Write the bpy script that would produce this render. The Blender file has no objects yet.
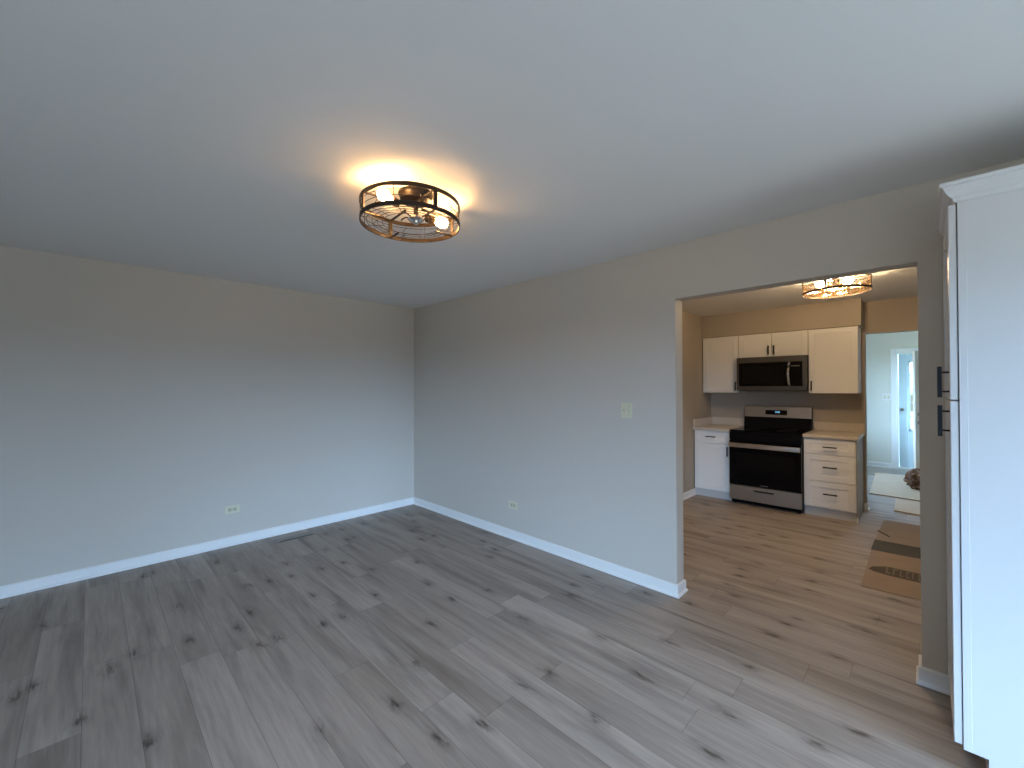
import bpy, bmesh, math, random
from mathutils import Vector, Matrix, noise
random.seed(7)
SC = bpy.context.scene
COL = SC.collection

# ------------------------------------------------------------------ camera
F_PX, YAW, PITCH, ROLL, EYE = 416.6, math.radians(44.627), math.radians(0.5395), math.radians(-0.124), 1.4433
cam_data = bpy.data.cameras.new('camera')
cam_data.sensor_fit = 'HORIZONTAL'
cam_data.sensor_width = 36.0
cam_data.lens = F_PX / 1024 * 36.0
cam_data.clip_start = 0.02
cam = bpy.data.objects.new('camera', cam_data)
COL.objects.link(cam)
fw = Vector((math.cos(PITCH) * math.cos(YAW), math.cos(PITCH) * math.sin(YAW), math.sin(PITCH)))
rt = Vector((math.sin(YAW), -math.cos(YAW), 0))
up = rt.cross(fw)
c_, s_ = math.cos(ROLL), math.sin(ROLL)
rt, up = c_ * rt + s_ * up, -s_ * rt + c_ * up
mw = Matrix((rt, up, -fw)).transposed().to_4x4()
mw.translation = Vector((0, 0, EYE))
cam.matrix_world = mw
SC.camera = cam

# ------------------------------------------------------------------ world, exposure
SC.view_settings.view_transform = 'Standard'
SC.view_settings.look = 'None'
SC.view_settings.gamma = 1.0
SC.view_settings.use_curve_mapping = False
SC.view_settings.exposure = 0.15
SC.cycles.use_denoising = True
SC.cycles.max_bounces = 10
SC.cycles.diffuse_bounces = 6
SC.cycles.transparent_max_bounces = 12
SC.cycles.caustics_reflective = False
SC.cycles.caustics_refractive = False
SC.cycles.sample_clamp_indirect = 6.0

SKY = (0.435, 0.66, 1.03)
SKY_S = 37.0
GROUND = (0.88, 0.94, 1.0)
GROUND_S = 11.2
BAND = (0.50, 0.55, 0.48)      # trees and houses along the horizon
BAND_S = 1.0
world = bpy.data.worlds.new('World')
SC.world = world
world.use_nodes = True
nt = world.node_tree
nt.nodes.clear()
wo = nt.nodes.new('ShaderNodeOutputWorld')
bg = nt.nodes.new('ShaderNodeBackground')
tc = nt.nodes.new('ShaderNodeTexCoord')
sep = nt.nodes.new('ShaderNodeSeparateXYZ')
rmp = nt.nodes.new('ShaderNodeValToRGB')
cr = rmp.color_ramp
cr.elements[0].position, cr.elements[0].color = 0.36, tuple(c * GROUND_S for c in GROUND) + (1,)
cr.elements[1].position, cr.elements[1].color = 0.515, tuple(c * SKY_S for c in SKY) + (1,)
for pos_ in (0.45, 0.495):
    e_ = cr.elements.new(pos_)
    e_.color = tuple(c * BAND_S for c in BAND) + (1,)
mp = nt.nodes.new('ShaderNodeMapRange')
mp.inputs[1].default_value = -1
mp.inputs[2].default_value = 1
nt.links.new(tc.outputs['Generated'], sep.inputs[0])
nt.links.new(sep.outputs['Z'], mp.inputs[0])
nt.links.new(mp.outputs[0], rmp.inputs[0])
nt.links.new(rmp.outputs[0], bg.inputs[0])
nt.links.new(bg.outputs[0], wo.inputs[0])

BULB_W = 165.0       # bulb emission, living-room light
KBULB_W = 505.0      # bulb emission, kitchen light
WARM = (1.0, 0.56, 0.21)
KWARM = (1.0, 0.71, 0.41)

# ------------------------------------------------------------------ place dimensions
H = 2.44
XB, YA = 2.8545, 4.5457          # faces of the right and the left wall
T = 0.115
OY0, OY1, OZ = 0.0157, 1.222, 2.0608   # the opening into the kitchen
MX0, MY0 = -4.2, -4.2            # rear of the living room
KX0, KX1 = XB + T, 6.385
KY0, KY1 = -1.7, 2.212
DWY0, DWY1, DWZ = -0.46, 0.482, 2.07  # doorway kitchen -> entry
EX0, EX1 = KX1 + T, 10.05
EY0, EY1 = -1.9, 2.0
# window/daylight portals: (centre, size_u, size_v, rotation)
WIN1 = (0.2, 2.4, 0.12, 2.05)       # x0,x1,z0,z1 in the wall y = MY0
WIN2 = (-4.0, -1.05, 0.35, 2.10)       # y0,y1,z0,z1 in the wall x = MX0
WIN3 = (7.3, 9.2, 0.70, 2.10)         # x0,x1,z0,z1 in the wall y = EY1
SDY0, SDY1, SDZ = -0.59, 0.335, 2.05  # exterior doorway in the wall x = EX1


def portal(name, loc, rot, su, sv):
    l = bpy.data.lights.new(name, 'AREA')
    l.shape = 'RECTANGLE'
    l.size, l.size_y = su, sv
    l.cycles.is_portal = True
    o = bpy.data.objects.new(name, l)
    o.location, o.rotation_euler = loc, rot
    COL.objects.link(o)


P2 = math.pi / 2
portal('window_portal', ((WIN1[0] + WIN1[1]) / 2, MY0 - T - 0.02, (WIN1[2] + WIN1[3]) / 2), (P2, 0, 0), WIN1[1] - WIN1[0], WIN1[3] - WIN1[2])
portal('window_portal', (MX0 - T - 0.02, (WIN2[0] + WIN2[1]) / 2, (WIN2[2] + WIN2[3]) / 2), (P2, 0, -P2), WIN2[1] - WIN2[0], WIN2[3] - WIN2[2])
portal('window_portal', ((WIN3[0] + WIN3[1]) / 2, EY1 + T + 0.02, (WIN3[2] + WIN3[3]) / 2), (P2, 0, math.pi), WIN3[1] - WIN3[0], WIN3[3] - WIN3[2])
portal('window_portal', (EX1 + T + 0.02, (SDY0 + SDY1) / 2, SDZ / 2), (P2, 0, P2), SDY1 - SDY0, SDZ)


# ------------------------------------------------------------------ material helpers
def srgb(r, g, b):
    def f(c):
        c /= 255.0
        return c / 12.92 if c <= 0.04045 else ((c + 0.055) / 1.055) ** 2.4
    return (f(r), f(g), f(b), 1)


def new_mat(name):
    m = bpy.data.materials.new(name)
    m.use_nodes = True
    t = m.node_tree
    return m, t, t.nodes['Principled BSDF']


def simple(name, col, rough=0.5, metal=0.0, bump=0.0, bscale=200, var=0.0, vscale=3, spec=0.5, aniso=None):
    m, t, b = new_mat(name)
    b.inputs['Base Color'].default_value = tuple(col[:3]) + (1,)
    b.inputs['Roughness'].default_value = rough
    b.inputs['Metallic'].default_value = metal
    b.inputs['Specular IOR Level'].default_value = spec
    co = t.nodes.new('ShaderNodeTexCoord')
    if bump or var or aniso:
        mpn = t.nodes.new('ShaderNodeMapping')
        if aniso:
            mpn.inputs['Scale'].default_value = aniso
        t.links.new(co.outputs['Object'], mpn.inputs[0])
    if bump:
        n = t.nodes.new('ShaderNodeTexNoise')
        n.inputs['Scale'].default_value = bscale
        n.inputs['Detail'].default_value = 2
        bp = t.nodes.new('ShaderNodeBump')
        bp.inputs['Strength'].default_value = bump
        bp.inputs['Distance'].default_value = 0.002
        t.links.new(mpn.outputs[0], n.inputs['Vector'])
        t.links.new(n.outputs['Fac'], bp.inputs['Height'])
        t.links.new(bp.outputs[0], b.inputs['Normal'])
    if var:
        n2 = t.nodes.new('ShaderNodeTexNoise')
        n2.inputs['Scale'].default_value = vscale
        n2.inputs['Detail'].default_value = 4
        mx = t.nodes.new('ShaderNodeMix')
        mx.data_type = 'RGBA'
        mx.inputs[6].default_value = tuple(c * (1 - var) for c in col[:3]) + (1,)
        mx.inputs[7].default_value = tuple(min(1, c * (1 + var)) for c in col[:3]) + (1,)
        t.links.new(mpn.outputs[0], n2.inputs['Vector'])
        t.links.new(n2.outputs['Fac'], mx.inputs[0])
        t.links.new(mx.outputs[2], b.inputs['Base Color'])
    return m


def emitter(name, col, s):
    m, t, b = new_mat(name)
    b.inputs['Base Color'].default_value = (0.8, 0.8, 0.8, 1)
    b.inputs['Emission Color'].default_value = tuple(col[:3]) + (1,)
    b.inputs['Emission Strength'].default_value = s
    return m


def pane_glass(name, tint=(0.93, 0.96, 0.95)):
    m = bpy.data.materials.new(name)
    m.use_nodes = True
    t = m.node_tree
    t.nodes.clear()
    o = t.nodes.new('ShaderNodeOutputMaterial')
    tr = t.nodes.new('ShaderNodeBsdfTransparent')
    tr.inputs[0].default_value = tint + (1,)
    gl = t.nodes.new('ShaderNodeBsdfGlossy')
    gl.inputs['Roughness'].default_value = 0.02
    fr = t.nodes.new('ShaderNodeFresnel')
    fr.inputs[0].default_value = 1.25
    mx = t.nodes.new('ShaderNodeMixShader')
    t.links.new(fr.outputs[0], mx.inputs[0])
    t.links.new(tr.outputs[0], mx.inputs[1])
    t.links.new(gl.outputs[0], mx.inputs[2])
    t.links.new(mx.outputs[0], o.inputs[0])
    return m


def floor_mat():
    m, t, b = new_mat('vinyl_plank_floor')
    N, L = t.nodes.new, t.links.new

    def math_n(op, a, c=None):
        n = N('ShaderNodeMath')
        n.operation = op
        for i, v in enumerate((a, c)):
            if v is None:
                continue
            if isinstance(v, (int, float)):
                n.inputs[i].default_value = v
            else:
                L(v, n.inputs[i])
        return n.outputs[0]
    W, LEN = 0.177, 1.22
    co = N('ShaderNodeTexCoord')
    sp = N('ShaderNodeSeparateXYZ')
    L(co.outputs['Object'], sp.inputs[0])
    u = math_n('DIVIDE', math_n('ADD', sp.outputs['X'], 10 * W + 0.018), W)
    row = math_n('FLOOR', u)
    fu = math_n('FRACT', u)
    wn = N('ShaderNodeTexWhiteNoise')
    wn.noise_dimensions = '1D'
    L(row, wn.inputs['W'])
    v = math_n('ADD', math_n('DIVIDE', math_n('ADD', sp.outputs['Y'], 20.0), LEN), math_n('MULTIPLY', wn.outputs['Value'], 3.0))
    colm = math_n('FLOOR', v)
    fv = math_n('FRACT', v)
    cb = N('ShaderNodeCombineXYZ')
    L(row, cb.inputs[0])
    L(colm, cb.inputs[1])
    wid = N('ShaderNodeTexWhiteNoise')
    wid.noise_dimensions = '2D'
    L(cb.outputs[0], wid.inputs['Vector'])
    pid = wid.outputs['Value']

    def grain(sx, sy, detail, rough, dist=0.0, woff=1.0):
        mpn = N('ShaderNodeMapping')
        mpn.inputs['Scale'].default_value = (sx, sy, 1)
        L(co.outputs['Object'], mpn.inputs[0])
        n = N('ShaderNodeTexNoise')
        n.noise_dimensions = '4D'
        n.inputs['Scale'].default_value = 1
        n.inputs['Detail'].default_value = detail
        n.inputs['Roughness'].default_value = rough
        n.inputs['Distortion'].default_value = dist
        L(mpn.outputs[0], n.inputs['Vector'])
        L(math_n('MULTIPLY', pid, 37.0 * woff), n.inputs['W'])
        return n.outputs['Fac']

    def ramp(fac, stops):
        r = N('ShaderNodeValToRGB')
        els = r.color_ramp.elements
        els[0].position, els[0].color = stops[0][0], stops[0][1] + (1,)
        els[1].position, els[1].color = stops[-1][0], stops[-1][1] + (1,)
        for p, c in stops[1:-1]:
            e = els.new(p)
            e.color = c + (1,)
        L(fac, r.inputs[0])
        return r.outputs[0]

    def mixc(kind, fac, a, c):
        n = N('ShaderNodeMix')
        n.data_type = 'RGBA'
        n.blend_type = kind
        if isinstance(fac, (int, float)):
            n.inputs[0].default_value = fac
        else:
            L(fac, n.inputs[0])
        L(a, n.inputs[6])
        if isinstance(c, tuple):
            n.inputs[7].default_value = c
        else:
            L(c, n.inputs[7])
        return n.outputs[2]
    tone = ramp(pid, [(0.0, FLOOR_C[0]), (0.35, FLOOR_C[1]), (0.7, FLOOR_C[2]), (1.0, FLOOR_C[3])])
    fine = ramp(grain(70, 4.0, 6, 0.65), [(0.25, (0.80, 0.79, 0.78)), (0.7, (1.12, 1.12, 1.12))])
    broad = ramp(grain(9, 0.85, 4, 0.55, 0.6, 1.7), [(0.30, (0.60, 0.585, 0.575)), (0.50, (1.0, 1.0, 1.0)), (0.75, (1.22, 1.22, 1.23))])
    c = mixc('MULTIPLY', 1.0, tone, fine)
    c = mixc('MULTIPLY', 1.0, c, broad)
    # knots: dark elongated marks
    mpk = N('ShaderNodeMapping')
    mpk.inputs['Scale'].default_value = (5.6, 2.5, 1)
    L(co.outputs['Object'], mpk.inputs[0])
    nz = N('ShaderNodeTexNoise')
    nz.inputs['Scale'].default_value = 5
    L(mpk.outputs[0], nz.inputs['Vector'])
    ad = N('ShaderNodeMix')
    ad.data_type = 'RGBA'
    ad.blend_type = 'ADD'
    ad.inputs[0].default_value = 0.28
    L(mpk.outputs[0], ad.inputs[6])
    L(nz.outputs['Color'], ad.inputs[7])
    vo = N('ShaderNodeTexVoronoi')
    vo.inputs['Scale'].default_value = 1.0
    vo.voronoi_dimensions = '2D'
    L(ad.outputs[2], vo.inputs['Vector'])
    keep = math_n('GREATER_THAN', vo.outputs['Color'], 0.50)
    kn = ramp(vo.outputs['Distance'], [(0.035, (1, 1, 1)), (0.085, (0.62, 0.62, 0.62)), (0.15, (0.25, 0.25, 0.25)), (0.30, (0, 0, 0))])
    kf = math_n('MULTIPLY', math_n('MULTIPLY', kn, keep), ramp(grain(60, 9, 4, 0.7, 1.0, 0.6), [(0.36, (0.1, 0.1, 0.1)), (0.58, (1, 1, 1))]))
    c = mixc('MULTIPLY', kf, c, (0.20, 0.185, 0.175, 1))
    # thin grooves at the plank edges and ends
    eu = math_n('MULTIPLY', math_n('MINIMUM', fu, math_n('SUBTRACT', 1.0, fu)), W)
    ev = math_n('MULTIPLY', math_n('MINIMUM', fv, math_n('SUBTRACT', 1.0, fv)), LEN)
    groove = math_n('LESS_THAN', math_n('MINIMUM', eu, ev), 0.0011)
    c = mixc('MULTIPLY', math_n('MULTIPLY', groove, 0.62), c, (0.30, 0.28, 0.27, 1))
    L(c, b.inputs['Base Color'])
    b.inputs['Specular IOR Level'].default_value = 0.35
    rr = N('ShaderNodeMapRange')
    rr.inputs[3].default_value = 0.42
    rr.inputs[4].default_value = 0.60
    L(grain(30, 2, 3, 0.5, 0, 0.3), rr.inputs[0])
    L(rr.outputs[0], b.inputs['Roughness'])
    bp = N('ShaderNodeBump')
    bp.inputs['Strength'].default_value = 0.12
    bp.inputs['Distance'].default_value = 0.002
    L(grain(70, 4.0, 4, 0.6), bp.inputs['Height'])
    L(bp.outputs[0], b.inputs['Normal'])
    return m


FLOOR_C = [(0.335, 0.292, 0.257), (0.358, 0.314, 0.278), (0.378, 0.333, 0.296), (0.418, 0.371, 0.333)]
M_FLOOR = floor_mat()
M_WALL = simple('greige_wall_paint', (0.60, 0.555, 0.495), 0.62, bump=0.10, bscale=260, spec=0.3)
M_CEIL = simple('flat_white_ceiling_paint', (0.82, 0.81, 0.79), 0.8, bump=0.35, bscale=320, spec=0.2)
M_KWALL = simple('taupe_kitchen_wall_paint', (0.40, 0.350, 0.285), 0.62, bump=0.10, bscale=260, spec=0.3)
M_EWALL = simple('pale_entry_wall_paint', (0.72, 0.71, 0.63), 0.62, bump=0.10, bscale=260, spec=0.3)
M_TRIM = simple('white_trim_paint', (0.84, 0.84, 0.83), 0.35)
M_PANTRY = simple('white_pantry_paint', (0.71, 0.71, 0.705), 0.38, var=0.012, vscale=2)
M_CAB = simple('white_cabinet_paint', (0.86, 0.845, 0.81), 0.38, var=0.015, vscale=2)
M_TOE = simple('light_grey_toe_board', (0.56, 0.56, 0.55), 0.5, var=0.03, vscale=5)
M_ENDP = simple('shaded_end_panel', (0.36, 0.32, 0.27), 0.5, var=0.05, vscale=8)  # cabinet end coloured darker, shade on that side put into the colour
M_BLACK = simple('matte_black_metal', (0.008, 0.008, 0.009), 0.5, spec=0.22)
M_STEEL = simple('brushed_stainless_steel', (0.42, 0.405, 0.375), 0.34, metal=1.0, bump=0.15, bscale=60, aniso=(1, 1, 40))
M_DSTEEL = simple('slate_stainless_steel', (0.135, 0.13, 0.12), 0.36, metal=0.9, bump=0.1, bscale=60, aniso=(1, 1, 40))
M_BGLASS = simple('black_oven_glass', (0.003, 0.003, 0.004), 0.12, spec=0.14)
M_BENAMEL = simple('black_enamel', (0.004, 0.004, 0.005), 0.3, spec=0.12)
M_WINDOWGL = simple('smoked_oven_window', (0.005, 0.005, 0.005), 0.16, spec=0.14)
M_COUNTER = simple('beige_quartz_countertop', (0.60, 0.53, 0.44), 0.28, var=0.08, vscale=45)
M_BRONZE = simple('dark_bronze_metal', (0.032, 0.022, 0.016), 0.42, metal=0.55, var=0.25, vscale=20)
M_SOCKET = simple('aged_brass_socket', (0.16, 0.10, 0.055), 0.4, metal=0.8)
M_BRIGHT = simple('bright_stainless_steel', (0.66, 0.645, 0.61), 0.28, metal=1.0)
M_CHROME = simple('polished_nickel', (0.72, 0.70, 0.66), 0.14, metal=1.0)
M_CRYSTAL = pane_glass('faceted_clear_crystal', (0.97, 0.90, 0.78))
_t = M_CRYSTAL.node_tree
_g = _t.nodes['Glossy BSDF']
_g.inputs[0].default_value = (0.80, 0.62, 0.42, 1)
_g.inputs['Roughness'].default_value = 0.18
_t.links.remove(_t.nodes['Mix Shader'].inputs[0].links[0])
_t.nodes['Mix Shader'].inputs[0].default_value = 0.5
M_IVORY = simple('ivory_plastic', (0.68, 0.645, 0.48), 0.4)
M_IVORY2 = simple('ivory_plastic_insert', (0.52, 0.49, 0.36), 0.4)
M_WHITEPL = simple('white_plastic', (0.85, 0.85, 0.84), 0.35)
M_DARK = simple('dark_slot', (0.02, 0.018, 0.016), 0.6)
M_REG = simple('grey_brown_register_metal', (0.27, 0.24, 0.215), 0.5, metal=0.1)
M_CARD = simple('brown_corrugated_cardboard', (0.315, 0.252, 0.208), 0.85, var=0.14, vscale=6, bump=0.2, bscale=90)
M_CARDL = simple('pale_kraft_cardboard', (0.58, 0.46, 0.345), 0.85, var=0.07, vscale=5)
M_TAPE = simple('grey_packing_tape', (0.080, 0.076, 0.072), 0.9, var=0.15, vscale=12)
M_PRINT = simple('pale_carton_lettering', (0.19, 0.155, 0.125), 0.85)
M_PRINT2 = simple('dark_carton_print', (0.085, 0.072, 0.062), 0.9)
M_PAPER = simple('crumpled_brown_kraft_paper', (0.15, 0.075, 0.040), 0.8, var=0.45, vscale=9)
M_GLASS = pane_glass('clear_window_glass')
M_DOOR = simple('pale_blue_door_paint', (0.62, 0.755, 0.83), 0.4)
M_DOORW = simple('cream_door_paint', (0.78, 0.74, 0.66), 0.45)
M_BULB = emitter('warm_lamp_filament_glow', WARM, BULB_W)
M_KBULB = emitter('warm_kitchen_lamp_glow', KWARM, KBULB_W)
M_CLOCK = emitter('cyan_clock_digits', (0.20, 0.65, 1.0), 1.3)
M_MARK = simple('grey_badge_print', (0.35, 0.34, 0.33), 0.4)
M_CONC = simple('porch_concrete', (0.45, 0.44, 0.41), 0.9, var=0.2, vscale=4)
M_GRASS = simple('lawn_green', (0.09, 0.14, 0.04), 0.9, var=0.4, vscale=8)


# ------------------------------------------------------------------ mesh helpers (world coordinates)
class MB:
    def __init__(self):
        self.bm = bmesh.new()

    def box(self, x0, x1, y0, y1, z0, z1, bevel=0.0, M=None, seg=1):
        t = bmesh.new()
        r = bmesh.ops.create_cube(t, size=1.0)
        for v in t.verts:
            v.co = Vector(((x0 + x1) / 2 + v.co.x * (x1 - x0), (y0 + y1) / 2 + v.co.y * (y1 - y0), (z0 + z1) / 2 + v.co.z * (z1 - z0)))
        if bevel:
            bmesh.ops.bevel(t, geom=list(t.edges), offset=bevel, segments=seg, affect='EDGES', profile=0.6)
        self._join(t, M)
        return self

    def _join(self, t, M=None):
        if M is not None:
            bmesh.ops.transform(t, matrix=M, verts=list(t.verts))
            if M.determinant() < 0:
                bmesh.ops.reverse_faces(t, faces=list(t.faces))
        me = bpy.data.meshes.new('tmp')
        t.to_mesh(me)
        self.bm.from_mesh(me)
        bpy.data.meshes.remove(me)
        t.free()

    def prism(self, pts, d, M=None):
        """closed polygon pts (3-D), extruded by vector d"""
        t = bmesh.new()
        d = Vector(d)
        a = [t.verts.new(Vector(p)) for p in pts]
        b_ = [t.verts.new(Vector(p) + d) for p in pts]
        n = len(pts)
        t.faces.new(a)
        t.faces.new(list(reversed(b_)))
        for i in range(n):
            j = (i + 1) % n
            t.faces.new((a[j], a[i], b_[i], b_[j]))
        bmesh.ops.recalc_face_normals(t, faces=list(t.faces))
        self._join(t, M)
        return self

    def rod(self, p0, p1, r, seg=10, r1=None):
        p0, p1 = Vector(p0), Vector(p1)
        t = bmesh.new()
        d = p1 - p0
        bmesh.ops.create_cone(t, cap_ends=True, segments=seg, radius1=r, radius2=r if r1 is None else r1, depth=d.length)
        q = d.to_track_quat('Z', 'Y').to_matrix().to_4x4()
        q.translation = (p0 + p1) / 2
        bmesh.ops.transform(t, matrix=q, verts=list(t.verts))
        self._join(t)
        return self

    def lathe(self, prof, c, seg=32, axis=None):
        """prof: (r, z) list; revolve about the vertical through c, or about axis vector"""
        t = bmesh.new()
        rings = []
        for r, z in prof:
            if r < 1e-6:
                rings.append([t.verts.new((0, 0, z))])
            else:
                rings.append([t.verts.new((r * math.cos(2 * math.pi * i / seg), r * math.sin(2 * math.pi * i / seg), z)) for i in range(seg)])
        for A, B in zip(rings, rings[1:]):
            for i in range(seg):
                j = (i + 1) % seg
                if len(A) == 1 and len(B) == 1:
                    continue
                if len(A) == 1:
                    t.faces.new((A[0], B[i], B[j]))
                elif len(B) == 1:
                    t.faces.new((A[i], A[j], B[0]))
                else:
                    t.faces.new((A[i], A[j], B[j], B[i]))
        bmesh.ops.recalc_face_normals(t, faces=list(t.faces))
        m = Matrix.Translation(Vector(c))
        if axis is not None:
            m = m @ Vector(axis).to_track_quat('Z', 'Y').to_matrix().to_4x4()
        bmesh.ops.transform(t, matrix=m, verts=list(t.verts))
        self._join(t)
        return self

    def ring(self, c, R, z0, z1, th, seg=72):
        """flat band: vertical strip bent to a circle"""
        self.lathe([(R - th, z0), (R, z0), (R, z1), (R - th, z1), (R - th, z0)], (c[0], c[1], 0), seg)
        return self

    def tube(self, pts, r, seg=6, closed=False):
        pts = [Vector(p) for p in pts]
        n = len(pts)
        t = bmesh.new()
        rings = []
        for i, p in enumerate(pts):
            if closed:
                d = pts[(i + 1) % n] - pts[i - 1]
            else:
                d = pts[min(i + 1, n - 1)] - pts[max(i - 1, 0)]
            q = d.to_track_quat('Z', 'Y')
            up_ = Vector((0, 0, 1)) if abs(d.normalized().z) < 0.95 else Vector((1, 0, 0))
            a = d.cross(up_).normalized()
            b_ = a.cross(d).normalized()
            rings.append([t.verts.new(p + r * (math.cos(2 * math.pi * k / seg) * a + math.sin(2 * math.pi * k / seg) * b_)) for k in range(seg)])
        m = n if closed else n - 1
        for i in range(m):
            A, B = rings[i], rings[(i + 1) % n]
            for k in range(seg):
                l = (k + 1) % seg
                t.faces.new((A[k], A[l], B[l], B[k]))
        if not closed:
            t.faces.new(list(reversed(rings[0])))
            t.faces.new(rings[-1])
        bmesh.ops.recalc_face_normals(t, faces=list(t.faces))
        self._join(t)
        return self

    def sweep(self, path, prof, side=1):
        """profile (d, z) carried along a 2-D path with mitred corners; d goes to the left (side=1) of travel"""
        P = [Vector(p) for p in path]
        n = len(P)
        offs = []
        for i in range(n):
            ds = []
            if i > 0:
                ds.append((P[i] - P[i - 1]).normalized())
            if i < n - 1:
                ds.append((P[i + 1] - P[i]).normalized())
            ns = [Vector((-d.y, d.x)) * side for d in ds]
            if len(ns) == 1:
                offs.append(ns[0])
            else:
                m = (ns[0] + ns[1]).normalized()
                offs.append(m / max(0.2, m.dot(ns[0])))
        t = bmesh.new()
        rows = [[t.verts.new((P[i].x + offs[i].x * d, P[i].y + offs[i].y * d, z)) for d, z in prof] for i in range(n)]
        k = len(prof)
        for i in range(n - 1):
            for j in range(k):
                l = (j + 1) % k
                t.faces.new((rows[i][j], rows[i][l], rows[i + 1][l], rows[i + 1][j]))
        t.faces.new(rows[0])
        t.faces.new(list(reversed(rows[-1])))
        bmesh.ops.recalc_face_normals(t, faces=list(t.faces))
        self._join(t)
        return self

    def build(self, name, mat, parent=None, origin=None, smooth=False, **props):
        me = bpy.data.meshes.new(name)
        org = Vector(origin) if origin is not None else (wloc(parent) if parent else Vector((0, 0, 0)))
        bmesh.ops.translate(self.bm, verts=list(self.bm.verts), vec=-org)
        self.bm.to_mesh(me)
        self.bm.free()
        me.materials.append(mat)
        if smooth:
            for p in me.polygons:
                p.use_smooth = True
            me.set_sharp_from_angle(angle=math.radians(40))
        o = bpy.data.objects.new(name, me)
        COL.objects.link(o)
        if parent:
            o.parent = parent
            o.location = (0, 0, 0)
            if origin is not None:
                o.location = org - wloc(parent)
        else:
            o.location = org
        for k, v in props.items():
            o[k] = v
        return o


def wloc(o):
    p = Vector((0, 0, 0))
    while o is not None:
        p = p + o.location
        o = o.parent
    return p


def thing(name, loc, label, cat, group=None):
    o = bpy.data.objects.new(name, None)
    o.empty_display_size = 0.1
    o.location = loc
    COL.objects.link(o)
    o['label'] = label
    o['category'] = cat
    if group:
        o['group'] = group
    return o


def struct(mb, name, mat, parent=None, smooth=False):
    o = mb.build(name, mat, parent, smooth=smooth)
    if parent is None:
        o['kind'] = 'structure'
    return o


# ------------------------------------------------------------------ room shell
XMIN, XMAX, YMIN, YMAX = MX0 - T, EX1 + T, MY0 - T, YA + T
struct(MB().box(XMIN, XMAX, YMIN, YMAX, -0.12, 0.0), 'floor', M_FLOOR)
struct(MB().box(XMIN, XMAX, YMIN, YMAX, H, H + 0.12), 'ceiling', M_CEIL)
# left wall (the long one seen at the left), right wall with the kitchen opening
struct(MB().box(MX0 - T, XB + T, YA, YA + T, 0, H), 'wall_left', M_WALL)
w = MB()
w.box(XB, XB + T, OY1, YA, 0, H)
w.box(XB, XB + T, MY0, OY0, 0, H)
w.box(XB, XB + T, OY0, OY1, OZ, H)
struct(w, 'wall_right', M_WALL)
struct(MB().box(2.30, XB, -0.885, -0.765, 0, H), 'wall_behind_pantry', M_WALL)
# rear walls with their windows
x0, x1, z0, z1 = WIN1
w = MB()
w.box(MX0 - T, x0, MY0 - T, MY0, 0, H).box(x1, XB + T, MY0 - T, MY0, 0, H).box(x0, x1, MY0 - T, MY0, 0, z0).box(x0, x1, MY0 - T, MY0, z1, H)
struct(w, 'wall_rear', M_WALL)
y0, y1, zz0, zz1 = WIN2
w = MB()
w.box(MX0 - T, MX0, MY0, y0, 0, H).box(MX0 - T, MX0, y1, YA, 0, H).box(MX0 - T, MX0, y0, y1, 0, zz0).box(MX0 - T, MX0, y0, y1, zz1, H)
struct(w, 'wall_side', M_WALL)


def window(n, axis, a0, a1, z0, z1, face, out, mullions):
    """frame and pane in a wall opening; axis 'x' runs along x (wall at y=face), 'y' along y (wall at x=face)"""
    def bx(mb, u0, u1, d0, d1, w0, w1):
        d0, d1 = min(d0, d1), max(d0, d1)
        if axis == 'x':
            mb.box(u0, u1, d0, d1, w0, w1, 0.002)
        else:
            mb.box(d0, d1, u0, u1, w0, w1, 0.002)
    fr = MB()
    d0, d1 = face + out * 0.03, face + out * 0.09
    bx(fr, a0, a0 + 0.045, d0, d1, z0, z1)
    bx(fr, a1 - 0.045, a1, d0, d1, z0, z1)
    bx(fr, a0, a1, d0, d1, z0, z0 + 0.05)
    bx(fr, a0, a1, d0, d1, z1 - 0.045, z1)
    for k in range(1, mullions):
        u = a0 + (a1 - a0) * k / mullions
        bx(fr, u - 0.03, u + 0.03, d0, d1, z0, z1)
    f = struct(fr, 'window_%d' % n, M_TRIM)
    g = MB()
    bx(g, a0 + 0.03, a1 - 0.03, face + out * 0.055, face + out * 0.061, z0 + 0.03, z1 - 0.03)
    g.build('window_pane', M_GLASS, f)
    c = MB()
    for u0, u1, w0, w1 in ((a0 - 0.06, a0, z0 - 0.06, z1 + 0.06), (a1, a1 + 0.06, z0 - 0.06, z1 + 0.06), (a0, a1, z1, z1 + 0.06), (a0, a1, z0 - 0.06, z0)):
        bx(c, u0, u1, face, face - out * 0.016, w0, w1)
    c.build('window_casing', M_TRIM, f)


window(1, 'x', WIN1[0], WIN1[1], WIN1[2], WIN1[3], MY0, -1, 2)
window(2, 'y', WIN2[0], WIN2[1], WIN2[2], WIN2[3], MX0, -1, 2)

# kitchen shell
struct(MB().box(KX0, KX1 + T, KY1, KY1 + T, 0, H), 'wall_kitchen_left', M_KWALL)
struct(MB().box(KX0, KX1 + T, KY0 - T, KY0, 0, H), 'wall_kitchen_right', M_KWALL)
w = MB()
w.box(KX1, KX1 + T, DWY1, KY1, 0, H).box(KX1, KX1 + T, KY0, DWY0, 0, H).box(KX1, KX1 + T, DWY0, DWY1, DWZ, H)
struct(w, 'wall_kitchen_back', M_KWALL)
UX = 6.055                       # front of the wall cabinets
struct(MB().box(UX - 0.012, KX1, 0.488, KY1, 2.137, H), 'wall_soffit', M_KWALL)

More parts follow.
